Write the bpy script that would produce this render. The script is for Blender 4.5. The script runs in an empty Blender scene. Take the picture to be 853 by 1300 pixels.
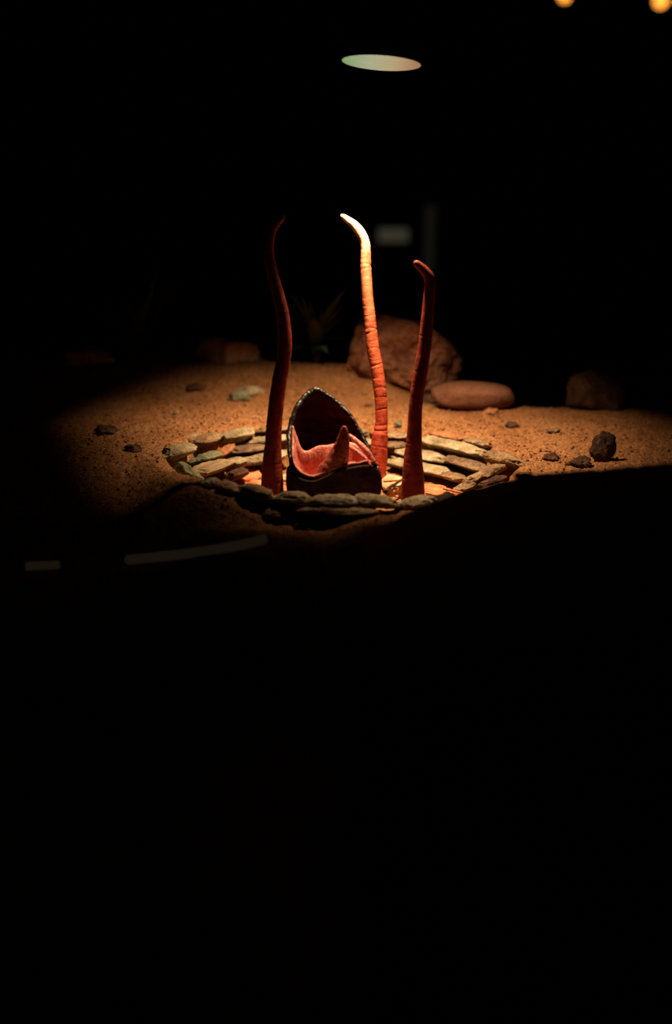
import bpy, bmesh, math, random
from mathutils import Vector, Matrix, noise, Euler

S = bpy.context.scene
COL = S.collection
R = math.radians

# ------------------------------------------------------------------ camera, world, exposure
F = 1264.0                        # focal length in pixels (35 mm lens, 36 mm tall frame of 1300 px)
CAM = Vector((0.0, -1.52, 0.43))
PITCH = R(18.0)
cd = bpy.data.cameras.new('camera'); cam = bpy.data.objects.new('camera', cd); COL.objects.link(cam)
cd.sensor_fit = 'VERTICAL'; cd.sensor_height = 36.0; cd.sensor_width = 36.0; cd.lens = 35.0
cam.location = CAM; cam.rotation_euler = (R(90) - PITCH, 0, 0)
cd.clip_start = 0.02; cd.clip_end = 60
cd.dof.use_dof = True; cd.dof.focus_distance = 1.55; cd.dof.aperture_fstop = 1.4
S.camera = cam

w = bpy.data.worlds.new('world'); S.world = w; w.use_nodes = True
w.node_tree.nodes['Background'].inputs[0].default_value = (0.9, 0.75, 0.6, 1)
w.node_tree.nodes['Background'].inputs[1].default_value = 0.0012
S.view_settings.view_transform = 'Standard'; S.view_settings.look = 'None'
S.view_settings.exposure = 0.0; S.view_settings.gamma = 1.0
S.view_settings.use_curve_mapping = False

LAMP_POWER = 45.0
LAMP_COLOR = (1.0, 0.72, 0.43)
LAMP_AIM = (0.072, 0.16, 0.0)
LAMP_ANGLE = 84
LAMP_WIDE = 1.20                  # the beam is an oval, wider across than deep
LAMP_AXIS = (0.97, -0.22, 0.0)    # direction of the oval's long axis
LAMP_BLEND = 1.0

FWD = Vector((0, math.cos(PITCH), -math.sin(PITCH)))
UP = Vector((0, math.sin(PITCH), math.cos(PITCH)))

def at(px, py, Y):
    """point seen at image position (px, py) standing at depth Y"""
    d = FWD + Vector((1, 0, 0)) * ((px - 426.5) / F) + UP * ((650 - py) / F)
    return CAM + d * ((Y - CAM.y) / d.y)

def ppm(p):
    """metres per pixel at point p"""
    return (Vector(p) - CAM).dot(FWD) / F

# ------------------------------------------------------------------ materials
def nodes(name):
    m = bpy.data.materials.new(name); m.use_nodes = True
    nt = m.node_tree; b = nt.nodes['Principled BSDF']
    return m, nt, b

def link(nt, a, b): nt.links.new(a, b)

def tex_coord(nt, kind='Object', scale=(1, 1, 1)):
    tc = nt.nodes.new('ShaderNodeTexCoord'); mp = nt.nodes.new('ShaderNodeMapping')
    mp.inputs['Scale'].default_value = scale
    link(nt, tc.outputs[kind], mp.inputs[0])
    return mp.outputs[0]

def noise_node(nt, vec, scale, detail=4, rough=0.6):
    n = nt.nodes.new('ShaderNodeTexNoise'); n.inputs['Scale'].default_value = scale
    n.inputs['Detail'].default_value = detail; n.inputs['Roughness'].default_value = rough
    link(nt, vec, n.inputs['Vector']); return n.outputs['Fac']

def ramp(nt, fac, stops):
    r = nt.nodes.new('ShaderNodeValToRGB'); e = r.color_ramp.elements
    while len(e) < len(stops): e.new(0.5)
    for k, (p, c) in enumerate(stops):
        e[k].position = p; e[k].color = (c[0], c[1], c[2], 1)
    link(nt, fac, r.inputs[0]); return r.outputs[0]

def bump(nt, b, fac, strength, dist, prev=None):
    n = nt.nodes.new('ShaderNodeBump'); n.inputs['Strength'].default_value = strength
    n.inputs['Distance'].default_value = dist; link(nt, fac, n.inputs['Height'])
    if prev: link(nt, prev, n.inputs['Normal'])
    link(nt, n.outputs[0], b.inputs['Normal']); return n.outputs[0]

def mix(nt, fac, a, c, mode='MIX'):
    n = nt.nodes.new('ShaderNodeMix'); n.data_type = 'RGBA'; n.blend_type = mode
    if isinstance(fac, float): n.inputs[0].default_value = fac
    else: link(nt, fac, n.inputs[0])
    link(nt, a, n.inputs[6]); link(nt, c, n.inputs[7]); return n.outputs[2]

def mat_speckle(name, c0, c1, c2, scale=30, rough=0.85, bstr=0.6, bdist=0.003, stretch=(1, 1, 1), fine=220, spec=0.2):
    m, nt, b = nodes(name)
    v = tex_coord(nt, 'Object', stretch)
    n1 = noise_node(nt, v, scale, 6, 0.65); n2 = noise_node(nt, v, fine, 3, 0.7)
    c = ramp(nt, n1, [(0.30, c0), (0.5, c1), (0.72, c2)])
    c2n = ramp(nt, n2, [(0.34, (0.30, 0.28, 0.27)), (0.50, (0.95, 0.95, 0.95)), (0.66, (1.2, 1.2, 1.2))])
    link(nt, mix(nt, 0.65, c, c2n, 'MULTIPLY'), b.inputs['Base Color'])
    b.inputs['Roughness'].default_value = rough
    b.inputs['Specular IOR Level'].default_value = spec
    p = bump(nt, b, n2, bstr, bdist); bump(nt, b, n1, bstr, bdist * 2.5, p)
    return m

def mat_plain(name, col, rough=0.6, spec=0.3, metal=0.0):
    m, nt, b = nodes(name)
    v = tex_coord(nt); n = noise_node(nt, v, 40, 3)
    c = ramp(nt, n, [(0.3, [x * 0.85 for x in col]), (0.7, [min(1, x * 1.1) for x in col])])
    link(nt, c, b.inputs['Base Color'])
    b.inputs['Roughness'].default_value = rough; b.inputs['Metallic'].default_value = metal
    b.inputs['Specular IOR Level'].default_value = spec
    return m

def mat_emit(name, col, strength, streak=False):
    m, nt, b = nodes(name)
    b.inputs['Base Color'].default_value = (0.02, 0.02, 0.02, 1)
    b.inputs['Roughness'].default_value = 0.6
    b.inputs['Emission Strength'].default_value = strength
    if streak:
        v = tex_coord(nt, 'Object', (3, 90, 1)); n = noise_node(nt, v, 4, 3)
        v2 = nt.nodes.new('ShaderNodeTexCoord'); sx = nt.nodes.new('ShaderNodeSeparateXYZ'); link(nt, v2.outputs['Generated'], sx.inputs[0]); n2 = sx.outputs[0]
        c = ramp(nt, n2, [(0.0, (col[0] * 0.5, col[1] * 0.85, col[2] * 0.55)), (0.35, (col[0] * 0.95, col[1], col[2])), (0.65, (col[0] * 1.1, col[1] * 0.85, col[2] * 0.75)), (1.0, (col[0] * 0.9, col[1] * 0.42, col[2] * 0.35))])
        c2 = ramp(nt, n, [(0.3, (0.78, 0.78, 0.78)), (0.7, (1.12, 1.12, 1.12))])
        link(nt, mix(nt, 1.0, c, c2, 'MULTIPLY'), b.inputs['Emission Color'])
    else:
        b.inputs['Emission Color'].default_value = (*col, 1)
    return m

def mat_sand():
    m, nt, b = nodes('sand')
    v = tex_coord(nt)
    g = noise_node(nt, v, 330, 3, 0.7); h = noise_node(nt, v, 130, 4, 0.7); l = noise_node(nt, v, 9, 4, 0.55)
    c = ramp(nt, l, [(0.3, (0.30, 0.125, 0.05)), (0.55, (0.39, 0.172, 0.071)), (0.75, (0.42, 0.205, 0.09))])
    sp = ramp(nt, g, [(0.36, (0.16, 0.12, 0.10)), (0.46, (0.75, 0.75, 0.75)), (0.58, (1.15, 1.12, 1.05)), (0.68, (2.3, 2.1, 1.8))])
    lg = ramp(nt, h, [(0.36, (0.28, 0.24, 0.22)), (0.47, (0.95, 0.95, 0.95)), (0.66, (1.3, 1.27, 1.2))])
    c = mix(nt, 0.8, c, sp, 'MULTIPLY'); c = mix(nt, 0.7, c, lg, 'MULTIPLY')
    link(nt, c, b.inputs['Base Color'])
    b.inputs['Roughness'].default_value = 0.92; b.inputs['Specular IOR Level'].default_value = 0.15
    p = bump(nt, b, g, 0.8, 0.0025); p = bump(nt, b, h, 0.9, 0.006, p)
    return m

def mat_tentacle(name, pale):
    m, nt, b = nodes(name)
    v = tex_coord(nt); gz = nt.nodes.new('ShaderNodeTexCoord')
    sep = nt.nodes.new('ShaderNodeSeparateXYZ'); link(nt, gz.outputs['Generated'], sep.inputs[0])
    if pale:
        c = ramp(nt, sep.outputs[2], [(0.0, (0.60, 0.055, 0.02)), (0.30, (0.60, 0.075, 0.028)), (0.50, (0.60, 0.105, 0.038)), (0.70, (0.56, 0.135, 0.052)), (0.865, (0.52, 0.17, 0.075)), (0.885, (0.66, 0.40, 0.26))])  # paler tip skin, with the near lamp's glare also put into the colour
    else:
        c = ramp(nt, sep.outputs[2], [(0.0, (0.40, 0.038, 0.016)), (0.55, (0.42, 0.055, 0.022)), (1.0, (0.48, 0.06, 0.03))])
    n = noise_node(nt, v, 85, 6, 0.72)
    mot = ramp(nt, n, [(0.36, (0.26, 0.22, 0.22)), (0.50, (0.92, 0.88, 0.88)), (0.62, (1.15, 1.25, 1.25))])
    vs = tex_coord(nt, 'Object', (0.8, 0.8, 3.5)); ring = noise_node(nt, vs, 30, 5, 0.7)
    rl = ramp(nt, ring, [(0.30, (0.35, 0.3, 0.3)), (0.40, (1, 1, 1)), (0.7, (1.1, 1.1, 1.1))])
    c = mix(nt, 0.8, c, mot, 'MULTIPLY'); c = mix(nt, 0.5, c, rl, 'MULTIPLY')
    link(nt, c, b.inputs['Base Color'])
    b.inputs['Roughness'].default_value = 0.55; b.inputs['Specular IOR Level'].default_value = 0.35
    p = bump(nt, b, n, 0.4, 0.002); bump(nt, b, ring, 0.6, 0.0025, p)
    return m

M = {}
M['sand'] = mat_sand()
M['tan'] = mat_speckle('tan_stone', (0.08, 0.045, 0.025), (0.26, 0.15, 0.075), (0.40, 0.28, 0.16), 28)
M['pale'] = mat_speckle('pale_stone', (0.11, 0.08, 0.045), (0.33, 0.24, 0.135), (0.50, 0.41, 0.27), 34, stretch=(1.6, 0.8, 0.8))
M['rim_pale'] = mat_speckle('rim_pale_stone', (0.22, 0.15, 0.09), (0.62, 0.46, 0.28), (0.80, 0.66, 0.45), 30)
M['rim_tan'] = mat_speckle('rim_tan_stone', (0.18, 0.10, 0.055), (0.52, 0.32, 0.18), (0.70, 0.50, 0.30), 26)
M['grey'] = mat_speckle('grey_green_stone', (0.07, 0.07, 0.04), (0.18, 0.175, 0.095), (0.27, 0.25, 0.15), 30)
M['orange'] = mat_speckle('orange_stone', (0.18, 0.065, 0.03), (0.36, 0.14, 0.06), (0.44, 0.21, 0.10), 22)
M['brown'] = mat_speckle('brown_stone', (0.06, 0.03, 0.018), (0.18, 0.10, 0.055), (0.32, 0.21, 0.12), 26)
M['striped'] = mat_speckle('striped_stone', (0.10, 0.055, 0.03), (0.36, 0.24, 0.13), (0.50, 0.38, 0.22), 20, stretch=(0.25, 5.0, 2.0))
M['boulder'] = mat_speckle('boulder_stone', (0.13, 0.052, 0.029), (0.31, 0.125, 0.068), (0.46, 0.20, 0.115), 20, bstr=0.8, bdist=0.009, fine=110)
M['pebble'] = mat_speckle('river_stone', (0.10, 0.040, 0.021), (0.18, 0.072, 0.038), (0.24, 0.10, 0.055), 12, bdist=0.0015)
M['dark_rock'] = mat_speckle('dark_rock', (0.03, 0.012, 0.007), (0.075, 0.034, 0.018), (0.16, 0.08, 0.045), 45)
M['ember'] = mat_speckle('red_orange_bark', (0.45, 0.09, 0.03), (0.78, 0.23, 0.09), (0.85, 0.36, 0.16), 24, stretch=(0.5, 2.2, 1), spec=0.4)
M['pale_bark'] = mat_speckle('pale_orange_bark', (0.55, 0.20, 0.09), (0.85, 0.45, 0.24), (0.88, 0.56, 0.34), 22, stretch=(0.5, 2.2, 1), spec=0.4)
M['root'] = mat_plain('dark_root', (0.06, 0.022, 0.012), 0.7)
M['husk'] = mat_speckle('dark_husk', (0.018, 0.009, 0.005), (0.045, 0.020, 0.010), (0.09, 0.038, 0.018), 40, rough=0.8, spec=0.15)
M['rim'] = mat_plain('glossy_dark_rim', (0.020, 0.015, 0.010), 0.42, 0.4)
M['hood_inner'] = mat_speckle('dark_red_ribbed_lining', (0.04, 0.005, 0.004), (0.13, 0.018, 0.011), (0.22, 0.035, 0.022), 22, rough=0.5, spec=0.3, stretch=(0.5, 0.5, 2))
M['flesh'] = mat_speckle('pink_flesh', (0.48, 0.07, 0.045), (0.68, 0.17, 0.115), (0.80, 0.34, 0.25), 38, rough=0.35, spec=0.5, bdist=0.002, stretch=(1.4, 0.7, 0.7))
M['tongue'] = mat_speckle('red_tongue', (0.36, 0.05, 0.03), (0.56, 0.10, 0.06), (0.66, 0.17, 0.11), 44, rough=0.4, spec=0.45)
M['leaf'] = mat_plain('dull_green_leaf', (0.075, 0.095, 0.04), 0.6)
M['leaf_bright'] = mat_plain('fresh_green_leaf', (0.08, 0.26, 0.10), 0.5)
M['black'] = mat_plain('black_paint', (0.012, 0.011, 0.010), 0.7, 0.2)
M['dark_room'] = mat_plain('dark_room_paint', (0.010, 0.008, 0.007), 0.9, 0.05)
M['streak'] = mat_emit('streak_reflection', (0.0080, 0.0057, 0.0030), 1.0)  # emission stands in for a reflection in glass
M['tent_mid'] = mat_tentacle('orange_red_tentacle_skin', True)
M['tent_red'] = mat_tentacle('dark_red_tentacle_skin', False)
M['lamp_glass'] = mat_emit('lamp_glass', (0.50, 0.50, 0.31), 0.85, True)
M['bulb'] = mat_emit('amber_bulb', (1.0, 0.34, 0.04), 2.2)
M['reflection_glow'] = mat_emit('panel_reflection', (0.034, 0.030, 0.020), 1.0)  # glow painted in place of a pale reflection in glass
M['strip_glow'] = mat_emit('strip_reflection', (0.0060, 0.0052, 0.0040), 1.0)  # upright glass reflection given as emission

# ------------------------------------------------------------------ object helpers
def finish(name, bm, mat, parent=None, smooth=True, loc=None):
    me = bpy.data.meshes.new(name); bm.to_mesh(me); bm.free()
    if smooth:
        for p in me.polygons: p.use_smooth = True
    me.materials.append(M[mat])
    o = bpy.data.objects.new(name, me); COL.objects.link(o)
    if loc is not None: o.location = loc
    if parent: o.parent = parent
    return o

def empty(name, loc=(0, 0, 0)):
    o = bpy.data.objects.new(name, None); COL.objects.link(o); o.location = loc
    o.empty_display_size = 0.03; return o

def tag(o, label, cat, group=None, kind=None):
    if label: o['label'] = label
    if cat: o['category'] = cat
    if group: o['group'] = group
    if kind: o['kind'] = kind
    return o

def fbm(p, s, octv=4):
    return noise.fractal(Vector(p) * s, 0.9, 2.1, octv, noise_basis='PERLIN_ORIGINAL')

def rock_bm(seed, hx, hy, hz, e=0.8, amp=0.16, sub=4, flat=0.0, chips=0):
    """rounded slab or boulder, half sizes hx hy hz"""
    rnd = random.Random(seed); off = Vector((seed * 3.17, seed * 1.31, seed * 7.7))
    bm = bmesh.new(); bmesh.ops.create_icosphere(bm, subdivisions=sub, radius=1.0)
    cuts = []
    for _ in range(chips):
        n = Vector((rnd.uniform(-1, 1), rnd.uniform(-1, 1), rnd.uniform(-0.4, 1))).normalized()
        cuts.append((n, rnd.uniform(0.62, 0.85)))
    for v in bm.verts:
        u = v.co.normalized()
        q = Vector([math.copysign(abs(c) ** e, c) for c in u])
        k = 1 + amp * fbm(u + off, 1.3, 3) + amp * 0.35 * fbm(u + off, 4.5, 3)
        q = q * (k + 0.10 * amp * fbm(u + off, 13, 3))
        for n, dd in cuts:
            t = q.dot(n)
            if t > dd: q -= n * (t - dd) * 0.85
        if flat and q.z < -flat: q.z = -flat + (q.z + flat) * 0.15
        v.co = Vector((q.x * hx, q.y * hy, q.z * hz))
    return bm

def slab_bm(seed, hx, hy, hz, e, amp, chips):
    """rough flat stone, its near side undercut"""
    rnd = random.Random(seed); off = Vector((seed * 2.17, seed * 4.31, seed * 1.7))
    bm = bmesh.new(); bmesh.ops.create_icosphere(bm, subdivisions=5, radius=1.0)
    cuts = []
    for _ in range(chips + 1):
        a = rnd.uniform(0, 6.28); n = Vector((math.cos(a), math.sin(a), rnd.uniform(-0.2, 0.9))).normalized()
        cuts.append((n, rnd.uniform(0.74, 0.92)))
    for v in bm.verts:
        u = v.co.normalized()
        q = Vector((math.copysign(abs(u.x) ** (e * 0.85), u.x), math.copysign(abs(u.y) ** 0.92, u.y), math.copysign(abs(u.z) ** 0.92, u.z)))
        for n, dd in cuts:
            t = q.dot(n)
            if t > dd: q -= n * (t - dd) * 0.8
        w_ = Vector((q.x * hx, q.y * hy, q.z * hz))
        k = 1 + amp * fbm(u + off, 1.4, 3)
        w_ = Vector((w_.x * k, w_.y * k, w_.z * (0.6 + 0.4 * k)))
        rough = fbm(w_ * 1.0 + off, 110, 4) * 0.0013 + fbm(w_ + off, 36, 2) * 0.0014
        w_ += u * rough
        if q.z < 0.42: w_.y += hy * 1.25 * (0.42 - q.z)
        v.co = w_
    return bm

def tube_bm(bm, pts, radii, segs=12, cap=True, mod=None):
    """swept round tube through pts"""
    n = len(pts); rings = []
    ref = Vector((0, 1, 0.2)).normalized()
    for i, p in enumerate(pts):
        t = (pts[min(i + 1, n - 1)] - pts[max(i - 1, 0)]).normalized()
        a = t.cross(ref)
        if a.length < 1e-4: a = t.cross(Vector((1, 0, 0)))
        a.normalize(); b = a.cross(t).normalized()
        ring = []
        for k in range(segs):
            th = 2 * math.pi * k / segs
            r = radii[i] * (mod(i, th) if mod else 1)
            ring.append(bm.verts.new(p + (a * math.cos(th) + b * math.sin(th)) * r))
        rings.append(ring)
    for i in range(n - 1):
        for k in range(segs):
            bm.faces.new((rings[i][k], rings[i][(k + 1) % segs], rings[i + 1][(k + 1) % segs], rings[i + 1][k]))
    if cap:
        for ring, c in ((rings[0], pts[0]), (rings[-1], pts[-1])):
            cv = bm.verts.new(c)
            for k in range(segs): bm.faces.new((ring[k], ring[(k + 1) % segs], cv))
    bmesh.ops.recalc_face_normals(bm, faces=bm.faces)
    return bm

def catmull(P, n):
    """n samples per span through tuples of equal length"""
    out = []
    for i in range(len(P) - 1):
        p0, p1, p2, p3 = P[max(i - 1, 0)], P[i], P[i + 1], P[min(i + 2, len(P) - 1)]
        for k in range(n):
            t = k / n
            out.append(tuple(0.5 * (2 * b + (c - a) * t + (2 * a - 5 * b + 4 * c - d) * t * t + (3 * b - a - 3 * c + d) * t ** 3)
                             for a, b, c, d in zip(p0, p1, p2, p3)))
    out.append(tuple(P[-1])); return out

def sstep(a, b, x):
    t = max(0.0, min(1.0, (x - a) / (b - a))); return t * t * (3 - 2 * t)

# ------------------------------------------------------------------ the ground: sand bed with a stone-lined pit
PCX, PCY, PRX, PRY = 0.010, 0.0, 0.277, 0.240
FLOOR_Z = -0.035

def pit_r(x, y): return math.hypot((x - PCX) / PRX, (y - PCY) / PRY)

def rim_z(x, y):
    return 0.022 + 0.012 * sstep(0.0, -0.25, x)

def bowl(x, y):
    """face of the stone lining"""
    r = pit_r(x, y)
    return FLOOR_Z + (rim_z(x, y) - FLOOR_Z) * max(0, min(1, (r - 0.55) / 0.40))

RIDGE = ((-9, -0.06), (-0.02, -0.05), (0.048, 0.030), (0.084, 0.064), (0.120, 0.081), (0.157, 0.095), (0.193, 0.106), (0.229, 0.1146), (0.30, 0.122), (0.385, 0.128), (0.6, 0.132), (9, 0.132))
def ridge_h(x):
    for (xa, za), (xb, zb) in zip(RIDGE, RIDGE[1:]):
        if xa <= x <= xb: return za + (zb - za) * (x - xa) / (xb - xa)
    return 0.13

def outside(x, y):
    z = rim_z(x, y)
    lf = sstep(0.26, 0.06, x)
    z += lf * (0.050 * sstep(0.40, 0.60, y) - 0.065 * sstep(0.60, 0.76, y)) - (1 - lf) * 0.08 * sstep(0.36, 0.74, y)
    z += 0.012 * sstep(-0.25, -0.5, x) * sstep(0.3, 0.0, y)
    # slope down to the front on the left, a sand ridge nearer the camera on the right
    right = sstep(-0.02, 0.06, x)
    front_l = -0.030 * sstep(-0.19, -0.25, y) - 0.15 * sstep(-0.265, -0.60, y)
    front_r = -0.012 * sstep(-0.10, -0.22, y) + (ridge_h(x) + 0.012 - z) * sstep(-0.26, -0.42, y) - 0.22 * sstep(-0.44, -1.1, y)
    z += front_l * (1 - right) + front_r * right
    # left dune: its crest runs from the far left to the left end of the front rim, the face turns to the front
    if x < -0.08:
        K = ((-2.0, 0.06), (-0.7, 0.06), (-0.45, 0.05), (-0.315, 0.03), (-0.25, -0.06), (-0.18, -0.17), (-0.08, -0.22))
        for (xa, ya), (xb, yb) in zip(K, K[1:]):
            if xa <= x <= xb: yc = ya + (yb - ya) * (x - xa) / (xb - xa)
        z -= 0.055 * sstep(-0.08, -0.26, x) * sstep(0.0, 0.24, yc - y)
    z += 0.006 * noise.noise(Vector((x * 7, y * 7, 1.3))) + 0.0022 * noise.noise(Vector((x * 30, y * 30, 4.1)))
    return z

def ground(x, y):
    r = pit_r(x, y)
    zo = outside(x, y)
    if r < 1.04:
        fr = sstep(-0.06, -0.14, y)
        zi = FLOOR_Z - 0.004 + (zo - FLOOR_Z) * sstep(0.86 - 0.14 * fr, 1.02 - 0.12 * fr, r)
        z = zi if r < 1.02 else zi + (zo - zi) * sstep(1.02, 1.04, r)
        return z
    return zo

def build_ground():
    def axis(a, b, fine0, fine1, df, dc):
        v = []; t = a
        while t < b:
            v.append(t); t += df if fine0 <= t < fine1 else dc
        v.append(b); return v
    xs = axis(-1.6, 1.6, -0.62, 0.62, 0.0042, 0.035)
    ys = axis(-1.34, 1.45, -0.45, 0.66, 0.0042, 0.035)
    bm = bmesh.new(); g = []
    for y in ys:
        row = []
        for x in xs:
            z = ground(x, y) + 0.0017 * fbm((x, y, 0.5), 62, 2) + 0.0014 * fbm((x, y, 2.5), 125, 2)
            row.append(bm.verts.new((x, y, z)))
        g.append(row)
    for j in range(len(ys) - 1):
        for i in range(len(xs) - 1):
            bm.faces.new((g[j][i], g[j][i + 1], g[j + 1][i + 1], g[j + 1][i]))
    # closed sides and underside so that the bed has thickness
    border = g[0] + [r[-1] for r in g[1:]] + g[-1][-2::-1] + [r[0] for r in g[-2:0:-1]]
    low = [bm.verts.new((v.co.x, v.co.y, -0.34)) for v in border]
    nb = len(border)
    for k in range(nb):
        bm.faces.new((border[k], low[k], low[(k + 1) % nb], border[(k + 1) % nb]))
    rnd = random.Random(77); n = 0          # coarse grains of the sand itself
    V8 = [Vector(q) for q in ((1, 0, 0), (-1, 0, 0), (0, 1, 0), (0, -1, 0), (0, 0, 1), (0, 0, -1))]
    F8 = [(0, 2, 4), (2, 1, 4), (1, 3, 4), (3, 0, 4), (2, 0, 5), (1, 2, 5), (3, 1, 5), (0, 3, 5)]
    while n < 8000:
        x, y = rnd.gauss(0, 0.36), rnd.gauss(0.16, 0.26)
        if pit_r(x, y) < 1.03 or not (-0.42 < y < 0.6) or abs(x) > 0.75: continue
        r = 0.0007 + 0.0024 * rnd.random() ** 4
        c = Vector((x, y, ground(x, y) + r * 0.4)); rm = Euler((rnd.random() * 6, rnd.random() * 6, rnd.random() * 6)).to_matrix()
        vs = [bm.verts.new(c + rm @ (q * r * rnd.uniform(0.8, 1.3))) for q in V8]
        for f in F8: bm.faces.new([vs[k] for k in f])
        n += 1
    o = finish('sand_ground', bm, 'sand'); o['kind'] = 'structure'
build_ground()

def struct_box(name, c, h, mat):
    bm = bmesh.new(); bmesh.ops.create_cube(bm, size=2.0)
    for v in bm.verts: v.co = Vector((v.co.x * h[0], v.co.y * h[1], v.co.z * h[2]))
    o = finish(name, bm, mat, smooth=False, loc=c); o['kind'] = 'structure'; return o

# dark plinth under the bed and the dark room behind it
struct_box('plinth', (0, 0.05, -0.62), (1.62, 1.42, 0.28), 'black')
struct_box('floor', (0, 2.3, -0.93), (4.2, 5.2, 0.03), 'dark_room')
struct_box('wall_back', (0, 7.03, 0.75), (4.2, 0.03, 1.65), 'dark_room')
struct_box('wall_left', (-4.23, 2.3, 0.75), (0.03, 5.2, 1.65), 'dark_room')
struct_box('wall_right', (4.23, 2.3, 0.75), (0.03, 5.2, 1.65), 'dark_room')
struct_box('ceiling', (0, 2.3, 2.43), (4.2, 5.2, 0.03), 'dark_room')

# glass reflections low in the dark front, added as faintly glowing tubes
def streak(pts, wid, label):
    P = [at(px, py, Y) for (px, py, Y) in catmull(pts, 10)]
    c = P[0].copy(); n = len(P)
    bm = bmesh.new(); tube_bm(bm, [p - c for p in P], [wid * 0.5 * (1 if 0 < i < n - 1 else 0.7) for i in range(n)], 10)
    tag(finish('reflection_streak', bm, 'streak', loc=c), label, 'glass_reflection', 'faint glass reflections in the dark front')

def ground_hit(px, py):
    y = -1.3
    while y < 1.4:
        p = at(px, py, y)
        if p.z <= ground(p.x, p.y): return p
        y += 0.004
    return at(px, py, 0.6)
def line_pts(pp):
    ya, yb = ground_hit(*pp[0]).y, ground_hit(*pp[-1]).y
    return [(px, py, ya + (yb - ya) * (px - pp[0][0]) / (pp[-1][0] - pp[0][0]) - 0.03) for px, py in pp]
streak(line_pts([(160, 711), (200, 707), (250, 701), (300, 693), (338, 684)]), 0.013, 'long faint pale curved glass reflection low over the dark sand at the front left')
streak(line_pts([(32, 719), (52, 718), (76, 717)]), 0.011, 'short very faint pale glass reflection at the far left of the dark front sand')

# ------------------------------------------------------------------ the spot lamp above the pit
def build_lamp():
    c = at(484, 81, 0.075)
    root = empty('spot_lamp', c)
    tag(root, 'round black spot lamp with a pale glowing face hanging above the pit', 'lamp')
    rot = Euler((R(-3.8), R(4.0), 0)).to_matrix().to_4x4()
    def xf(bm): bmesh.ops.transform(bm, matrix=rot, verts=bm.verts); return bm
    def lathe(prof, segs=48):
        bm = bmesh.new(); rings = []
        for r, z in prof:
            rings.append([bm.verts.new((r * math.cos(2 * math.pi * k / segs), r * math.sin(2 * math.pi * k / segs), z)) for k in range(segs)])
        for i in range(len(rings) - 1):
            for k in range(segs):
                bm.faces.new((rings[i][k], rings[i][(k + 1) % segs], rings[i + 1][(k + 1) % segs], rings[i + 1][k]))
        return bm
    h = lathe([(0.0585, 0.001), (0.0595, 0.0005), (0.0605, 0.003), (0.0605, 0.03), (0.058, 0.045), (0.040, 0.095), (0.034, 0.125), (0.001, 0.128)])
    bmesh.ops.recalc_face_normals(h, faces=h.faces)
    finish('housing', xf(h), 'black', root)
    g = lathe([(0.0005, -0.004), (0.02, -0.0036), (0.04, -0.0022), (0.0582, 0.001)])
    for f in g.faces: f.normal_update()
    finish('lamp_face', xf(g), 'lamp_glass', root)
    top = 0.93 - c.z
    for s in (-1, 1):
        bm = bmesh.new()
        P = [Vector(p) for p in catmull([(s * 0.0605, 0, 0.03), (s * 0.062, 0, 0.06), (s * 0.045, 0, 0.12), (s * 0.012, 0, 0.19), (s * 0.004, 0, 0.22)], 6)]
        tube_bm(bm, P, [0.004] * len(P), 8)
        finish('yoke_arm', bm, 'black', root)
    bm = bmesh.new(); tube_bm(bm, [Vector((0, 0, 0.21)), Vector((0, 0, 0.3)), Vector((0, 0, 2.40 - c.z))], [0.006] * 3, 10)
    finish('stem', bm, 'black', root)
    ld = bpy.data.lights.new('spot_light', 'SPOT'); ld.energy = LAMP_POWER; ld.color = LAMP_COLOR
    ld.spot_size = R(LAMP_ANGLE); ld.spot_blend = LAMP_BLEND; ld.shadow_soft_size = 0.014
    lo = bpy.data.objects.new('spot_light', ld); COL.objects.link(lo)
    p = c + Vector((0, 0, -0.022))
    zax = (p - Vector(LAMP_AIM)).normalized(); xax = Vector(LAMP_AXIS); xax = (xax - zax * xax.dot(zax)).normalized()
    yax = zax.cross(xax)
    lo.rotation_euler = Matrix((xax, yax, zax)).transposed().to_euler()
    lo.location = (0, 0, -0.022); lo.parent = root; lo.scale = (LAMP_WIDE, 1.0, 1.0)
build_lamp()

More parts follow.
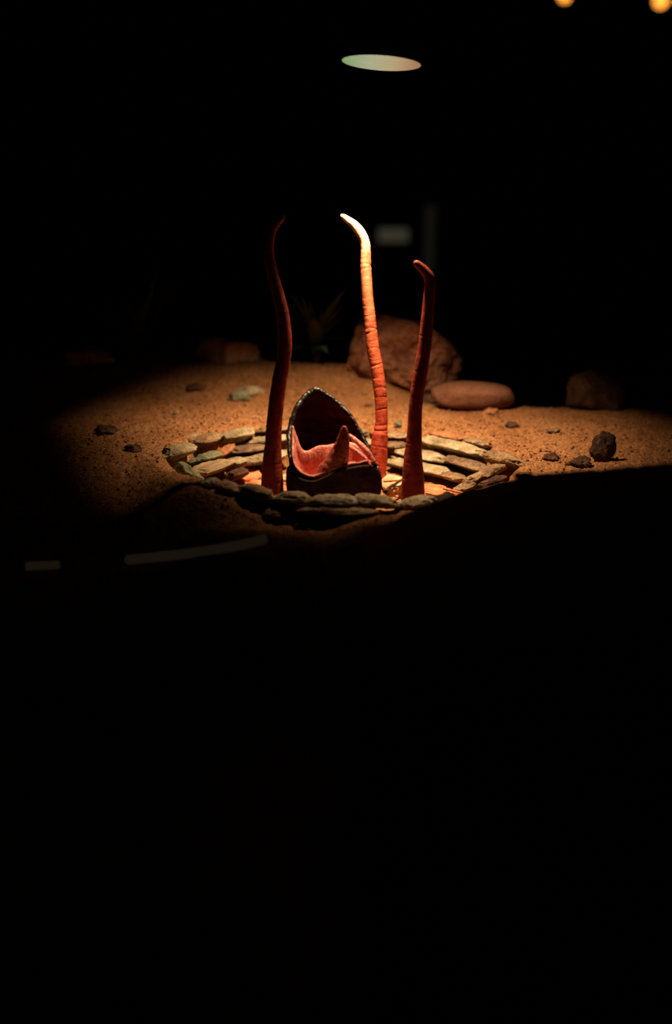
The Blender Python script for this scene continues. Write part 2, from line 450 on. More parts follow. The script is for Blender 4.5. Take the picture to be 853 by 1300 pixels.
# ------------------------------------------------------------------ tentacles
def tentacle(label, mat, spec, Yb, Yt, seed, depth=0.55, rings=None):
    """spec: (px, py, width px) from tip to foot"""
    rnd = random.Random(seed)
    y0, y1 = spec[0][1], spec[-1][1]
    P = []
    for px, py, wd in spec:
        t = (py - y0) / (y1 - y0); Y = Yt + (Yb - Yt) * t
        p = at(px, py, Y); P.append((p.x, p.y, p.z, wd * 0.5 * ppm(p)))
    P = catmull(P, 1)
    # resample evenly
    dense = catmull(P, 24); pts = [Vector(q[:3]) for q in dense]; rad = [q[3] for q in dense]
    cum = [0]
    for i in range(1, len(pts)): cum.append(cum[-1] + (pts[i] - pts[i - 1]).length)
    N = 420; pp, rr = [], []; j = 0
    for i in range(N):
        s = cum[-1] * i / (N - 1)
        while j < len(cum) - 2 and cum[j + 1] < s: j += 1
        t = (s - cum[j]) / max(1e-9, cum[j + 1] - cum[j])
        pp.append(pts[j].lerp(pts[j + 1], t)); rr.append(rad[j] + (rad[j + 1] - rad[j]) * t)
    for i in range(8):                    # rounded tip
        t = i / 8; rr[i] = rr[8] * math.sqrt(max(0.02, 1 - (1 - t) ** 2))
    grooves = []
    s = 0.14
    while s < 0.98:
        grooves.append((s, rnd.choice((0.02, 0.03, 0.045, 0.08)) * depth, rnd.uniform(0, 6.28), rnd.uniform(0.0014, 0.0030)))
        s += rnd.uniform(0.014, 0.085)
    if rings:
        grooves = []
        pys = []
        for p in pp:
            d = p - CAM; pys.append(650 - F * d.dot(UP) / d.dot(FWD))
        for py, dep in rings:
            i = next(k for k in range(40, N) if pys[k] >= py)
            grooves.append((i / (N - 1), dep * 0.6, rnd.uniform(0, 6.28), rnd.uniform(0.0016, 0.0030)))
    off = seed * 5.3
    def mod(i, th):
        t = i / (N - 1); k = 1.0
        for gs, dep, ph, wdt in grooves:
            d = t - gs - 0.004 * math.sin(th + ph)
            if abs(d) < 0.02:
                k -= dep * math.exp(-(d / wdt) ** 2) * (0.65 + 0.35 * math.cos(th - ph))
                k += dep * 0.22 * math.exp(-((d - 0.008) / 0.006) ** 2)
        k += 0.03 * noise.noise(Vector((math.cos(th) * 1.3 + off, math.sin(th) * 1.3, t * 26)))
        return k
    base = Vector((pp[-1].x, pp[-1].y, FLOOR_Z))
    bm = bmesh.new(); tube_bm(bm, [p - base for p in pp], rr, 28, True, mod)
    o = finish('tentacle', bm, mat, loc=base)
    tag(o, label, 'tentacle', 'tentacles rising from the pit')
    return o

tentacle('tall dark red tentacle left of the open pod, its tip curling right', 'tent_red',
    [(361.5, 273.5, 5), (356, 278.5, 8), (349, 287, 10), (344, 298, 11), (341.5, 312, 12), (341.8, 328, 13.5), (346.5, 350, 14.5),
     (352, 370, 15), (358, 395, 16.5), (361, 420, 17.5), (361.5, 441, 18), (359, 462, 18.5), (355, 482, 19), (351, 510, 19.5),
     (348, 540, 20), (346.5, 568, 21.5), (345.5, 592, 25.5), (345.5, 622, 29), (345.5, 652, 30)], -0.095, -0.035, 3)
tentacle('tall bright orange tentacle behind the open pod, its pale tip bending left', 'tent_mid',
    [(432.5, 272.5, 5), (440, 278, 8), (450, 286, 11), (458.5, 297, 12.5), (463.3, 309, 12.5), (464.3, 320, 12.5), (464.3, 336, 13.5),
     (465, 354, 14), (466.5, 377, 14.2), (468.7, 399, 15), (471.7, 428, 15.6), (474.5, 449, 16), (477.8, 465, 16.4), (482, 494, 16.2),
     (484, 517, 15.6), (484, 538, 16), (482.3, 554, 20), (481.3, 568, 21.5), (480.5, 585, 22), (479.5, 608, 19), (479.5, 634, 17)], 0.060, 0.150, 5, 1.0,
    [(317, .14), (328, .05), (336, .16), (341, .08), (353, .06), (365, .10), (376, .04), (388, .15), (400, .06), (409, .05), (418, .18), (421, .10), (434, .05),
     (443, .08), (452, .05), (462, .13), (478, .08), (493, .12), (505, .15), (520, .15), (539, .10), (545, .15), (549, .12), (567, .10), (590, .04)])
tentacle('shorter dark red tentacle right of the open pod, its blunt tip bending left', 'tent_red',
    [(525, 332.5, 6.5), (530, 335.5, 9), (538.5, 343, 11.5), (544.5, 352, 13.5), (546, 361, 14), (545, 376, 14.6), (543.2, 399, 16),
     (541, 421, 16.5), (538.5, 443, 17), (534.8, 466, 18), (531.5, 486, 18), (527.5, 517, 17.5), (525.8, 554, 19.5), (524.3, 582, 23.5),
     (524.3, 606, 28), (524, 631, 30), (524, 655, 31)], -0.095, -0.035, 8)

# ------------------------------------------------------------------ the open pod
def build_pod():
    base = Vector((0.0, -0.07, FLOOR_Z))
    root = empty('open_pod', base)
    tag(root, 'open dark pod with a pointed hood, pink fleshy lining and red tongue', 'pod')
    sp = [(401, 494.5, -.045), (413, 500.5, -.046), (428, 511, -.050), (443, 526, -.058), (457, 548, -.068), (468, 570, -.080), (477, 588, -.092),
          (480, 598, -.100), (474, 606, -.106), (450, 610, -.112), (420, 612, -.116), (392, 610, -.114), (376, 600, -.108),
          (369, 583, -.098), (367, 562, -.085), (369, 541, -.070), (377, 518, -.060), (388, 503, -.050)]
    L = [tuple(at(q[0], q[1], -0.112 + (q[2] + 0.112) * 1.6)) for q in sp]; L = L + [L[0]]
    loop = [Vector(q) - base for q in catmull(L, 7)][:-1]
    n = len(loop); ctr = sum(loop, Vector()) / n
    axis = Vector((0, 0.67, -0.74))
    # hood: outer husk and inner lining bulging away behind the opening
    def cup(inset, depth, ribs):
        bm = bmesh.new(); rings = []; T = 26
        for j in range(T):
            t = j / (T - 1)
            s = math.cos(t * math.pi / 2) ** 0.62 * (1 + 0.10 * math.sin(t * math.pi)) if j < T - 1 else 0.004
            ring = []
            for i, p in enumerate(loop):
                d = p - ctr
                q = ctr + d * s * (1 - inset) + axis * depth * math.sin(t * math.pi / 2) ** 0.9
                if ribs and 0 < j < T - 1:
                    wv = math.sin(q.z * 360 + 2.2 * math.cos(q.x * 60)) * (0.5 + 0.5 * noise.noise(q * 25))
                    q -= axis * 0.0042 * wv
                    q -= axis * 0.004 * math.exp(-((q.x - ctr.x + 0.004) / 0.006) ** 2) * sstep(0, 0.3, t)
                else:
                    q += d.normalized() * 0.0018 * noise.noise(q * 60)
                ring.append(bm.verts.new(q))
            rings.append(ring)
        for j in range(T - 1):
            for i in range(n):
                bm.faces.new((rings[j][i], rings[j][(i + 1) % n], rings[j + 1][(i + 1) % n], rings[j + 1][i]))
        bmesh.ops.recalc_face_normals(bm, faces=bm.faces)
        return bm
    finish('hood', cup(-0.01, 0.082, False), 'husk', root)
    finish('hood_lining', cup(0.05, 0.070, True), 'hood_inner', root)
    # beaded rim along the hood edge
    bm = bmesh.new(); hood_loop = catmull([tuple(Vector(q) - base) for q in L], 16)
    k0 = 16 * 12; k1 = 16 * 7      # from the left lip over the apex to the right lip
    path = [Vector(q) for q in hood_loop[k0:-1] + hood_loop[:k1]]
    m_ = len(path)
    rad = [0.0014 + 0.0034 * math.sin(math.pi * min(1, max(0, i / (m_ - 1)))) ** 0.5 * (1.0 - 0.42 * sstep(0.42, 0.62, i / m_)) for i in range(m_)]
    tube_bm(bm, path, rad, 10, True, lambda i, th: 1 + 0.45 * noise.noise(Vector((i * 0.33, math.cos(th) * 2, math.sin(th) * 2))))
    rnd = random.Random(4)
    for i in range(6, m_ - 6, 4):
        p = path[i] + Vector((rnd.uniform(-.0012, .0012), -0.0028, rnd.uniform(-.001, .0015)))
        r = rnd.uniform(0.0009, 0.0019)
        bmesh.ops.create_icosphere(bm, subdivisions=2, radius=r, matrix=Matrix.Translation(p))
    finish('rim', bm, 'rim', root)
    # lower bowl: dark cup in front, resting on the pit floor
    lip = [(366.5, 594, -.090), (371, 602, -.108), (380, 606, -.119), (391, 609.5, -.126), (401, 609.5, -.129), (412, 605, -.130), (424, 599, -.130), (438, 594.5, -.127),
           (452, 591.5, -.122), (465, 590, -.114), (475, 591, -.104), (481, 598, -.093)]
    front = [at(*q) - base for q in lip]
    back = [Vector((front[-1].x - 0.004, -0.004, front[-1].z)), Vector((0.03, 0.034, 0.06)), Vector((-0.0, 0.040, 0.06)), Vector((-0.03, 0.034, 0.06)), Vector((front[0].x + 0.004, -0.002, front[0].z))]
    ring0 = catmull([tuple(q) for q in front + back + [front[0]]], 6)[:-1]
    ring0 = [Vector(q) for q in ring0]; rn = len(ring0); rc = sum(ring0, Vector()) / rn
    bm = bmesh.new(); rings = []
    prof = [(0.93, 0.16), (0.955, 0.06), (0.98, 0.015), (1.0, 0.0), (1.03, 0.04), (1.055, 0.15), (1.07, 0.32), (1.06, 0.5), (1.03, 0.68), (0.98, 0.84), (0.90, 0.96), (0.80, 1.0), (0.01, 1.0)]
    for s, f in prof:
        ring = []
        for q in ring0:
            x = rc.x + (q.x - rc.x) * s; y = rc.y + (q.y - rc.y) * s; z = q.z * (1 - f)
            w_ = 0.0016 * noise.noise(Vector((x * 50, y * 50, z * 30)))
            ring.append(bm.verts.new((x + w_, y + w_, z)))
        rings.append(ring)
    for j in range(len(rings) - 1):
        for i in range(rn):
            bm.faces.new((rings[j][i], rings[j][(i + 1) % rn], rings[j + 1][(i + 1) % rn], rings[j + 1][i]))
    bmesh.ops.recalc_face_normals(bm, faces=bm.faces)
    finish('lower_bowl', bm, 'husk', root)
    # pink fleshy lining: from the lip up and back to a curled inner edge
    lip_f = [(370, 580, -.094), (373, 591, -.104), (379, 599, -.114), (388, 605, -.1215), (398, 606.5, -.1245), (409, 603, -.126), (423, 597, -.126), (438, 593, -.123), (452, 590, -.118), (464, 588, -.111), (473, 588, -.103), (478.5, 592, -.096)]
    inner = [(370, 537, -.046), (375.5, 551, -.056), (381.5, 564, -.066), (391, 566, -.067), (404, 559.5, -.062), (415, 558.5, -.058), (426, 557, -.056), (437, 555, -.056), (448, 556, -.058), (458, 562, -.064), (467, 570, -.073), (475, 583, -.084)]
    A = catmull([tuple(at(*q) - base) for q in lip_f], 8); B = catmull([tuple(at(*q) - base) for q in inner], 8)
    bm = bmesh.new(); V = 26; grid = []
    nu = len(A)
    for j in range(V):
        t = j / (V - 1); row = []
        for i in range(nu):
            a, b = Vector(A[i]), Vector(B[i]); u = i / (nu - 1)
            q = a.lerp(b, t)
            side = min(1, 4.5 * u, 4.5 * (1 - u))
            sag = 0.050 * math.sin(math.pi * t ** 1.35) ** 1.1 * side
            q.z -= sag * (0.55 + 0.45 * math.exp(-((u - 0.42) / 0.2) ** 2) + 0.25 * math.exp(-((u - 0.75) / 0.12) ** 2))
            q.y += 0.006 * math.sin(math.pi * t)
            fold = 2.6 * math.sin((u + 0.22 * t) * 46 + 1.2 * noise.noise(q * 40)) * sstep(0.5, 0.7, u) + 0.5 * math.sin(u * 30 + 3 * t + 2 * noise.noise(q * 50)) * (1 - sstep(0.35, 0.6, u))
            q.z += 0.0022 * fold * math.sin(math.pi * t) * side
            q.z += 0.0014 * noise.noise(q * 90)
            if t < 0.10: q.z += 0.0012 * math.sin(math.pi * t / 0.10)
            if t > 0.9: q.z -= 0.010 * ((t - 0.9) / 0.1) ** 2; q.y += 0.004 * ((t - 0.9) / 0.1)
            row.append(bm.verts.new(q))
        grid.append(row)
    for j in range(V - 1):
        for i in range(nu - 1):
            bm.faces.new((grid[j][i], grid[j][i + 1], grid[j + 1][i + 1], grid[j + 1][i]))
    bmesh.ops.recalc_face_normals(bm, faces=bm.faces)
    o = finish('fleshy_lining', bm, 'flesh', root)
    md = o.modifiers.new('solid', 'SOLIDIFY'); md.thickness = 0.003; md.offset = -1
    md = o.modifiers.new('sub', 'SUBSURF'); md.levels = 1; md.render_levels = 1
    # two finger-like folds of flesh on the right
    for pts in ([(443, 552, 4, -.066), (450, 558, 6.5, -.074), (459, 566, 7.5, -.083), (468, 576, 7.5, -.093), (475, 587, 6, -.102)],
                [(442, 566, 4, -.080), (449, 571, 6.5, -.088), (457, 577, 7, -.096), (465, 584, 6, -.104), (470, 591, 4, -.110)]):
        P = []
        for px, py, wd, Y in pts:
            p = at(px, py, Y); P.append((*(p - base), wd * 0.5 * ppm(p)))
        P = catmull(P, 8); bm = bmesh.new()
        tube_bm(bm, [Vector(q[:3]) for q in P], [q[3] for q in P], 14, True, lambda i, th: 1 + 0.12 * noise.noise(Vector((i * 0.3, math.cos(th), math.sin(th)))))
        finish('flesh_fold', bm, 'flesh', root)
    # tongue
    tg = [(436.8, 541, 5), (436.8, 545, 9), (436.4, 552, 13), (435, 562, 18), (432, 573, 23), (428.5, 584, 29), (424, 595, 36), (419, 605, 40), (417, 612, 42)]
    P = []
    for px, py, wd in tg:
        p = at(px, py, -0.111 + (py - 541) / 71 * 0.002); P.append((*(p - base), wd * 0.5 * ppm(p)))
    P = catmull(P, 10); bm = bmesh.new()
    tube_bm(bm, [Vector(q[:3]) for q in P], [q[3] for q in P], 22, True,
            lambda i, th: (0.80 + 0.20 * abs(math.cos(th))) * (1 + 0.05 * noise.noise(Vector((i * 0.22, math.cos(th) * 2, math.sin(th) * 2)))))
    finish('tongue', bm, 'tongue', root)
build_pod()

# ------------------------------------------------------------------ stones of the pit lining
def bowl_hit(px, py):
    y = -0.05
    while y < 0.4:
        p = at(px, py, y)
        if p.z <= bowl(p.x, p.y): return p
        y += 0.002
    return at(px, py, 0.22)

GRP_STONES = 'stones lining the pit'
def ring_stone(x0, x1, y0, y1, mat, label, seed, Y=None, hy=0.034, e=0.72, amp=0.2, yaw=None, roll=0.0, thick=0.86, chips=2, cat='stone'):
    """a flat stone whose lit top shows between x0..x1, y0..y1 in the picture"""
    cx, cy = (x0 + x1) / 2, (y0 + y1) / 2
    p = bowl_hit(cx, cy) if Y is None else at(cx, cy, Y)
    k = ppm(p)
    hx = (x1 - x0) / 2 * k * 1.03; hz = (y1 - y0) / 2 * k * thick * 1.46 + 0.001; hy *= 0.68
    # push the stone into the lining so that its top front shows at p
    out = Vector(((p.x - PCX) / PRX ** 2, (p.y - PCY) / PRY ** 2, 0)).normalized()
    c = p + out * hy * 0.55 if Y is None else p
    c = Vector((c.x, c.y, c.z - hz * 0.55)) if Y is None else Vector((c.x, c.y, c.z - hz * 0.35))
    # keep it where the line of sight through (cx, cy) meets its upper half
    tgt = at(cx, cy, c.y); c.x = tgt.x; c.z = tgt.z - hz * 0.42
    if yaw is None:
        tx, ty = -out.y, out.x
        yaw = math.atan2(ty, tx)
        if yaw > math.pi / 2: yaw -= math.pi
        if yaw < -math.pi / 2: yaw += math.pi
        yaw = max(-0.95, min(0.95, yaw))
        hx = hx / max(0.62, math.cos(yaw)) * (1.0 - 0.12 * abs(yaw))
    bm = slab_bm(seed, hx * 1.03, hy, hz, e, amp, chips)
    o = finish('pit_stone', bm, mat, loc=c); o.rotation_euler = (0, R(roll), yaw)
    tag(o, label, cat, GRP_STONES); return o

# left side and rear left
ring_stone(207, 247, 562, 582, 'pale', 'pale rounded slab at the far left end of the pit lining, over a dark hole', 11)
ring_stone(229, 250, 549, 557, 'tan', 'small thin tan stone at the sand edge, above the leftmost pale slab', 12, hy=0.025)
ring_stone(244, 283, 549, 564, 'tan', 'tan slab with an orange right end in the upper left course of the lining', 13)
ring_stone(282, 324, 542, 561, 'pale', 'pale bulging slab in the top course, left of the left tentacle', 14)
ring_stone(273, 299, 565, 579, 'orange', 'small orange stone wedged under the top course left of the left tentacle', 15, hy=0.018, roll=-14)
ring_stone(247, 280, 574, 585, 'grey', 'small grey green stone just below left of the orange stone', 16, hy=0.022)
ring_stone(312, 367, 552, 564, 'pale', 'long pale slab passing behind the left tentacle in the second course', 17)
ring_stone(322, 368, 540, 549, 'tan', 'thin tan top slab at the sand edge behind the left tentacle', 18, hy=0.028)
ring_stone(296, 342, 565, 574, 'brown', 'dull brown slab right of the orange stone, left of the left tentacle', 19)
ring_stone(308, 370, 573, 588, 'pale', 'broad pale whitish slab low behind the left tentacle', 20, hy=0.030)
ring_stone(242, 297, 585, 602, 'striped', 'flat tan slab with dark stripes along it, lower left of the lining', 21, hy=0.030, chips=4, e=0.6)
ring_stone(282, 310, 582, 593, 'pale', 'small pale slab tucked behind the right end of the striped slab', 22, hy=0.022)
ring_stone(289, 315, 593, 608, 'dark_rock', 'dark brown blocky stone below the right end of the striped slab', 23, hy=0.016, e=0.55)
ring_stone(220, 246, 586, 606, 'grey', 'dim grey stone in the shade under the leftmost pale slab', 24, Y=-0.03, hy=0.02)
# rear middle, seen between the pod and the middle tentacle
ring_stone(398, 468, 543, 553, 'tan', 'tan slab at the sand edge behind the hood of the open pod', 31)
ring_stone(430, 482, 556, 566, 'pale', 'pale slab right behind the pod, left of the bright tentacle', 32)
# rear right
ring_stone(470, 524, 547, 557, 'tan', 'thin tan top slab passing behind the gap between bright and right tentacles', 41)
ring_stone(478, 516, 560, 570, 'brown', 'brown rounded slab with dark underside between bright and right tentacles', 42, hy=0.028)
ring_stone(546, 589, 547, 557, 'orange', 'thin orange brown slab at the sand edge right of the right tentacle', 43, hy=0.026)
ring_stone(534, 613, 557, 575, 'pale', 'large pale slab in the second course right of the right tentacle', 44, hy=0.032)
ring_stone(591, 619, 555, 567, 'tan', 'small tan stone half buried in sand above the right end of the large pale slab', 45, hy=0.02)
ring_stone(612, 664, 572, 594, 'tan', 'long tan slab sloping down at the far right of the lining', 46, hy=0.026)
ring_stone(504, 572, 572, 585, 'pale', 'smooth pale slab below the large pale slab, crossing behind the right tentacle', 47)
ring_stone(565, 622, 582, 596, 'brown', 'brown slab with a shaded front right of the smooth pale slab', 48, hy=0.028)
ring_stone(603, 652, 590, 604, 'tan', 'tan slab low on the right, below the far right sloping slab', 49, hy=0.024)
ring_stone(486, 585, 585, 602, 'pale', 'longest pale slab of the lowest right course, with dark pits, behind the right tentacle', 50, hy=0.030, chips=4)
ring_stone(560, 594, 600, 612, 'tan', 'chipped tan stone at the right end of the longest pale slab', 51, hy=0.022)
ring_stone(586, 623, 604, 619, 'tan', 'rough tan stone at the lower right end of the lining beside the dark dune', 52, hy=0.022)
ring_stone(619, 643, 604, 614, 'dark_rock', 'dim dark stone at the right corner of the pit by the dune', 53, hy=0.02)
# front rim
def fy(px):
    x = at(px, 630, -0.2).x
    return -PRY * math.sqrt(max(0.05, 1 - ((x - PCX) / PRX) ** 2)) * 0.90
def front_stone(x0, x1, y0, y1, mat, label, seed, dY=0.0, roll=0.0, hy=0.032, thick=0.9, **k):
    return ring_stone(x0, x1, y0, y1, mat, label, seed, Y=fy((x0 + x1) / 2) + dY, hy=hy, yaw=k.pop('yaw', 0.0), roll=roll, thick=thick, **k)
front_stone(256, 280, 605, 619, 'rim_pale', 'small tan stone at the left end of the front rim below the striped slab', 61, hy=0.018, roll=-14, yaw=-0.6)
front_stone(273, 308, 611, 626, 'rim_tan', 'orange tan slab of the front rim, left of the left tentacle', 62, hy=0.022, roll=14, yaw=-0.4)
front_stone(302, 350, 615, 636, 'rim_tan', 'brown mossy slab of the front rim in front of the left tentacle foot', 63, roll=14, hy=0.026, yaw=-0.25)
front_stone(346, 392, 622, 640, 'rim_pale', 'rounded pale log-shaped stone of the front rim in front of the pod\'s left side', 64, roll=2, e=0.62, hy=0.026)
front_stone(388, 454, 626, 645, 'rim_pale', 'broad tan slab in the middle of the front rim below the pod', 65, hy=0.030)
front_stone(446, 508, 627, 644, 'rim_pale', 'tan slab with dark pits on the front rim below the bright tentacle foot', 66, roll=5, hy=0.028)
front_stone(504, 555, 629, 644, 'rim_pale', 'smooth pale slab on the front rim in front of the right tentacle foot', 67, roll=-6, hy=0.026, yaw=0.2)
front_stone(384, 480, 643, 655, 'rim_tan', 'long thin slab under the broad middle slab, outside the front rim', 68, dY=-0.018, hy=0.022, roll=2)
front_stone(300, 330, 640, 653, 'dark_rock', 'small dark stone in the shade outside the front rim, under the mossy slab', 69, dY=-0.012, hy=0.016)
front_stone(333, 366, 647, 658, 'brown', 'dim brown stone low outside the front rim, under the log-shaped stone', 70, dY=-0.020, hy=0.018)
front_stone(548, 580, 626, 640, 'dark_rock', 'dark shaded stone on the front rim right of the right tentacle foot', 71, hy=0.022, roll=-12, yaw=0.4)

# ------------------------------------------------------------------ glowing red-orange bark and roots on the pit floor
def floor_piece(x0, x1, y0, y1, label, seed, roll=0, yaw=0.0, hy=0.016, mat='ember'):
    cx, cy = (x0 + x1) / 2, (y0 + y1) / 2
    d = at(cx, cy, 0.0) - CAM
    p = CAM + d * ((FLOOR_Z + 0.006 - CAM.z) / d.z)
    k = ppm(p); hx = (x1 - x0) / 2 * k; hz = max(0.006, (y1 - y0) / 2 * k * 0.8)
    bm = rock_bm(seed, hx, hy, hz, 0.7, 0.22, 4, 0.5, 3)
    o = finish('bark_piece', bm, mat, loc=(p.x, p.y, FLOOR_Z - 0.004 + hz * 0.5)); o.rotation_euler = (0, R(roll), yaw)
    tag(o, label, 'bark', 'bark pieces on the pit floor')
floor_piece(296, 332, 594, 606, 'red orange bark piece on the pit floor left of the left tentacle', 81, -10, 0.3, 0.022)
floor_piece(310, 345, 605, 613, 'flat orange bark piece beside the left tentacle foot, behind the mossy rim slab', 82, -8, -0.2)
floor_piece(356, 374, 596, 608, 'pale orange bark piece between the left tentacle and the pod', 83, 0, 0.2, 0.016, 'pale_bark')
floor_piece(354, 376, 613, 620, 'small bright red bark piece by the pod\'s lower left side', 84, 5, 0)
floor_piece(484, 517, 600, 628, 'large pale orange bark slab on the floor between bright and right tentacles', 85, 0, 0.1, 0.045, 'pale_bark')
floor_piece(534, 566, 611, 624, 'red crumbly bark piece on the floor right of the right tentacle foot', 86, 0, -0.2, 0.02)
floor_piece(555, 590, 620, 630, 'orange bark sliver on the floor by the lower right lining', 87, 6, -0.3)

def root_tube(name, pts, rad, mat, label, cat, group=None):
    P = []
    for px, py in pts:
        d = at(px, py, 0.0) - CAM; P.append(tuple(CAM + d * ((FLOOR_Z + 0.022 - CAM.z) / d.z)))
    P = catmull(P, 6); c = Vector(P[0]); n = len(P)
    bm = bmesh.new(); tube_bm(bm, [Vector(q) - c for q in P], [rad * (1 - 0.5 * i / n) for i in range(n)], 8, True,
                              lambda i, th: 1 + 0.25 * noise.noise(Vector((i * 0.6, th, rad * 99))))
    o = finish(name, bm, mat, loc=c); tag(o, label, cat, group)
root_tube('root', [(490, 624), (494, 619), (501, 615), (507, 611), (514, 606)], 0.0030, 'root', 'dark forked root lying on the pale orange bark slab', 'root')
root_tube('twig', [(487, 611), (498, 610.5), (512, 610)], 0.0022, 'ember', 'thin straight orange twig behind the dark root on the pit floor', 'twig', 'orange twigs in the pit')
root_tube('twig', [(563, 620), (575, 623), (588, 626)], 0.0022, 'ember', 'thin orange twig on the pit floor near the chipped tan stone', 'twig', 'orange twigs in the pit')
root_tube('twig', [(541, 626), (550, 628), (560, 631)], 0.0022, 'ember', 'thin orange twig just right of the right tentacle foot', 'twig', 'orange twigs in the pit')

# ------------------------------------------------------------------ clods and pebbles on the sand
def ground_rock(name, x0, x1, y0, y1, mat, label, cat, seed, group=None, hy=None, e=0.85, amp=0.2, Y=None, sink=0.35, yaw=0.0, roll=0.0, chips=3, sub=4, hold=False):
    """a stone standing on the sand, outline x0..x1, y0..y1 in the picture"""
    cx = (x0 + x1) / 2
    p = ground_hit(cx, y1 - 0.15 * (y1 - y0)) if Y is None else at(cx, (y0 + y1) / 2, Y)
    k = ppm(p); hx = (x1 - x0) / 2 * k; hy = hy or hx * 0.8
    hz = math.sqrt(max((0.3 * (y1 - y0) / 2 * k) ** 2, ((y1 - y0) / 2 * k) ** 2 - (hy * 0.20) ** 2)) / 0.97
    c = at(cx, (y0 + y1) / 2, p.y + (hy * 0.5 if Y is None else 0))
    if not hold: c.z = max(c.z, ground(c.x, c.y) - 0.2 * hz)
    if name == 'clod': amp = 0.55; e = 1.0
    if name == 'upright_stone': amp = 0.45; e = 1.05
    o = finish(name, rock_bm(seed, hx, hy, hz, e, amp, sub, 0, chips), mat, loc=c)
    o.rotation_euler = (0, R(roll), yaw); tag(o, label, cat, group); return o

G = 'clods and pebbles on the sand'
ground_rock('clod', 237, 258, 487, 499, 'dark_rock', 'dark double clod on the lit sand at the rear left', 'clod', 101, G)
ground_rock('pebble', 219, 228, 519, 529, 'tan', 'tiny pale-topped pebble on the sand left of the pit', 'pebble', 102, G)
ground_rock('flat_stone', 300, 335, 489, 504, 'pale', 'pale flat stone half sunk in the sand left of the left tentacle', 'stone', 103, G, hy=0.02)
ground_rock('flat_stone', 291, 317, 495, 512, 'grey', 'dark grey green stone against the pale flat stone on the sand', 'stone', 104, G, hy=0.014)
ground_rock('clod', 119, 148, 540, 555, 'dark_rock', 'dark clod at the dim left side of the sand, nearest the picture\'s left edge', 'clod', 105, G)
ground_rock('clod', 160, 180, 564, 575, 'dark_rock', 'small dark clod on the sand just left of the pit\'s left end', 'clod', 106, G)
ground_rock('pebble', 500, 510, 533, 545, 'grey', 'small upright grey green pebble on the sand between bright and right tentacles', 'pebble', 107, G)
ground_rock('pebble', 462, 474, 512, 518, 'dark_rock', 'small dark pebble on the sand just left of the bright tentacle', 'pebble', 108, G)
ground_rock('clod', 612, 634, 518, 530, 'orange', 'reddish clod on the sand just below the flat oval rock', 'clod', 109, G)
ground_rock('clod', 642, 659, 535, 545, 'dark_rock', 'dark reddish clod on the sand above the far right of the pit', 'clod', 110, G)
ground_rock('clod', 690, 710, 576, 587, 'dark_rock', 'dark clod on the sand right of the pit, close to the dune edge', 'clod', 111, G)
ground_rock('clod', 655, 676, 598, 612, 'dark_rock', 'black clod on the dune edge at the right end of the pit', 'clod', 112, G, hy=0.014)
ground_rock('clod', 718, 751, 580, 596, 'dark_rock', 'long black clod lying along the dune edge, far right', 'clod', 113, G, hy=0.014)
ground_rock('upright_stone', 750, 781, 553, 592, 'dark_rock', 'dim upright pointed stone on the dark sand at the right', 'stone', 114, G, hy=0.012, amp=0.3)
ground_rock('clod', 694, 712, 543, 551, 'brown', 'low brown clod on the sand at the right, left of the upright pointed stone', 'clod', 115, G)
ground_rock('pebble', 372, 384, 664, 674, 'dark_rock', 'dark pebble on the dim sand in front of the front rim', 'pebble', 116, G)

# ------------------------------------------------------------------ rocks behind
GB = 'rocks behind the pit'
ground_rock('boulder', 440, 580, 389, 506, 'boulder', 'large rounded brown boulder behind the bright and right tentacles', 'rock', 121, GB, hy=0.080, Y=0.585, e=0.90, amp=0.24, hold=True, chips=4, sub=6)
ground_rock('oval_rock', 548, 653, 485, 519, 'pebble', 'smooth flat oval rock on the sand right of the right tentacle', 'rock', 122, GB, hy=0.05, Y=0.42, e=0.80, amp=0.06, hold=True, chips=0, roll=1.5)
ground_rock('rock', 246, 335, 431, 478, 'rim_tan', 'blurred brown rock at the back left of the left tentacle', 'rock', 123, GB, hy=0.05, Y=0.62, e=0.8, amp=0.2, hold=True, roll=9)
ground_rock('rock', 78, 153, 442, 484, 'rim_tan', 'dim grey brown rock at the back, far left', 'rock', 124, GB, hy=0.05, Y=0.60, amp=0.3, hold=True, roll=10)
ground_rock('rock', 173, 223, 454, 482, 'rim_tan', 'dim reddish low rock at the back between two larger left rocks', 'rock', 125, GB, hy=0.04, Y=0.61, amp=0.2, hold=True)
ground_rock('rock', 722, 792, 472, 532, 'dark_rock', 'dark reddish block of rock at the back far right', 'rock', 126, GB, hy=0.05, Y=0.42, e=0.6, amp=0.15, hold=True)
ground_rock('rock', 528, 556, 500, 514, 'dark_rock', 'small dark stones\' clump at the foot of the boulder, left of the oval rock', 'rock', 127, GB, hy=0.016)

# ------------------------------------------------------------------ plants behind
def leaf_bm(L, W, bend, fold=0.25, n=14):
    bm = bmesh.new(); rows = []
    for i in range(n + 1):
        t = i / n; ang = bend * t
        # centre line arches outward (x) while rising (z)
        x = L * (t * math.sin(0.25 + ang * 0.5)); z = L * t * math.cos(0.25 + ang * 0.5)
        wd = W * (math.sin(math.pi * min(1, t * 0.82 + 0.14)) ** 0.8) * (1 - t ** 4) + 0.0002
        rows.append([bm.verts.new((x - fold * wd, -wd, z)), bm.verts.new((x, 0, z)), bm.verts.new((x - fold * wd, wd, z))])
    for i in range(n):
        for k in range(2):
            bm.faces.new((rows[i][k], rows[i][k + 1], rows[i + 1][k + 1], rows[i + 1][k]))
    ext = bmesh.ops.solidify(bm, geom=bm.faces[:], thickness=0.0012)
    bmesh.ops.recalc_face_normals(bm, faces=bm.faces)
    return bm

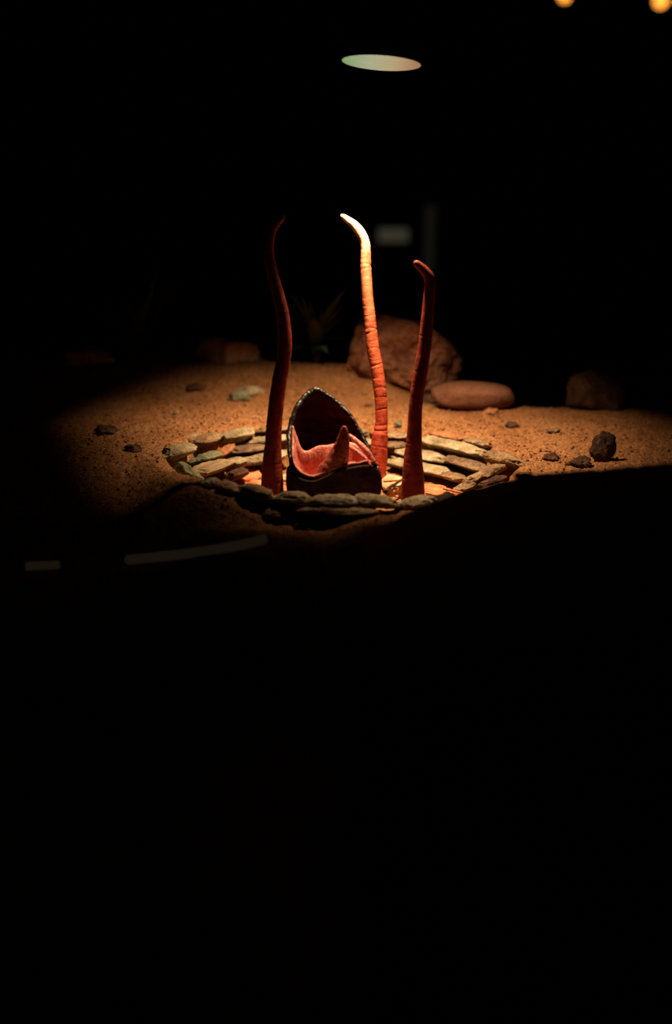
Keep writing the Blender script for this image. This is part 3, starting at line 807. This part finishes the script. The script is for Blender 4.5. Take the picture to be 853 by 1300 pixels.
def plant(name, label, px, py, Y, specs, mat, group=None, stem=0.0):
    c = at(px, py, Y); c.z = ground(c.x, c.y) - 0.004
    root = empty(name, c); tag(root, label, 'plant', group)
    for k, (L, W, bend, az, lift, m) in enumerate(specs):
        o = finish('leaf', leaf_bm(L, W, bend), m or mat, root)
        o.location = (0, 0, lift); o.rotation_euler = (0, 0, R(az))
    if stem:
        bm = bmesh.new(); tube_bm(bm, [Vector((0, 0, 0)), Vector((0.002, 0, stem * 0.5)), Vector((0, 0, stem))], [0.008, 0.007, 0.005], 10)
        finish('stem', bm, 'root', root)
    return root

rnd = random.Random(9)
plant('spiky_plant', 'dim spiky plant with long narrow leaves behind the rocks at the back left', 178, 470, 0.67,
      [(rnd.uniform(0.15, 0.26), rnd.uniform(0.006, 0.010), rnd.uniform(0.3, 1.5), k * 360 / 34 + rnd.uniform(-6, 6), 0.01, None) for k in range(34)], 'leaf', stem=0.03)
plant('leafy_plant', 'dim green leafy plant behind the left tentacle, beside the large boulder', 402, 470, 0.60,
      [(rnd.uniform(0.10, 0.19), rnd.uniform(0.009, 0.014), rnd.uniform(0.3, 1.4), k * 360 / 26 + rnd.uniform(-7, 7), 0.02, None) for k in range(26)] +
      [(0.075, 0.014, 2.0, -12, 0.03, 'leaf_bright'), (0.085, 0.013, 1.9, 5, 0.04, 'leaf_bright'), (0.07, 0.013, 2.2, -70, 0.02, 'leaf_bright'), (0.06, 0.012, 2.2, 200, 0.02, 'leaf_bright')], 'leaf', stem=0.04)

# ------------------------------------------------------------------ far lights in the dark room, then glass reflections built as glowing boxes
def pendant(px, py, label, rad):
    c = at(px, py, 5.2); root = empty('pendant_bulb', c)
    tag(root, label, 'lamp', 'amber lights in the dark background')
    bm = bmesh.new(); bmesh.ops.create_uvsphere(bm, u_segments=24, v_segments=16, radius=rad)
    for v in bm.verts:
        if v.co.z > 0: v.co.x *= 1 - 0.35 * (v.co.z / rad) ** 2; v.co.y *= 1 - 0.35 * (v.co.z / rad) ** 2; v.co.z *= 1.25
    finish('bulb', bm, 'bulb', root)
    bm = bmesh.new(); tube_bm(bm, [Vector((0, 0, rad * 1.15)), Vector((0, 0, rad * 1.6)), Vector((0, 0, rad * 2.2))], [rad * 0.5, rad * 0.5, rad * 0.3], 14)
    finish('socket', bm, 'black', root)
    bm = bmesh.new(); tube_bm(bm, [Vector((0, 0, rad * 2.1)), Vector((0, 0, 2.40 - c.z))], [0.006, 0.006], 8)
    finish('cord', bm, 'black', root)
pendant(717, -5, 'left one of two blurred amber lights at the top right edge', 0.036)
pendant(839, 1, 'right one of two blurred amber lights, in the top right corner', 0.042)

def flat_reflection(name, x0, x1, y0, y1, Y, mat, label):  # added glowing box in place of a glass reflection; no lamp there
    c = at((x0 + x1) / 2, (y0 + y1) / 2, Y); k = ppm(c); hx, hz = (x1 - x0) / 2 * k, (y1 - y0) / 2 * k
    root = empty(name, c); tag(root, label, 'glass_reflection')
    bm = bmesh.new(); bmesh.ops.create_cube(bm, size=2.0)
    for v in bm.verts: v.co = Vector((v.co.x * (hx + 0.012), v.co.y * 0.012 + 0.012, v.co.z * (hz + 0.012)))
    finish('glow_backing', bm, 'black', root, smooth=False)
    bm = bmesh.new(); bmesh.ops.create_cube(bm, size=2.0)
    for v in bm.verts: v.co = Vector((v.co.x * hx, v.co.y * 0.004 - 0.003, v.co.z * hz))
    finish('glow_face', bm, mat, root, smooth=False)
flat_reflection('wall_reflection', 480, 518, 290, 307, 6.97, 'reflection_glow', 'faint pale blurred glass reflection in the dark right of the bright tentacle tip')
flat_reflection('upright_reflection', 538, 552, 262, 345, 6.97, 'strip_glow', 'very dim upright glass reflection in the dark above the right tentacle')
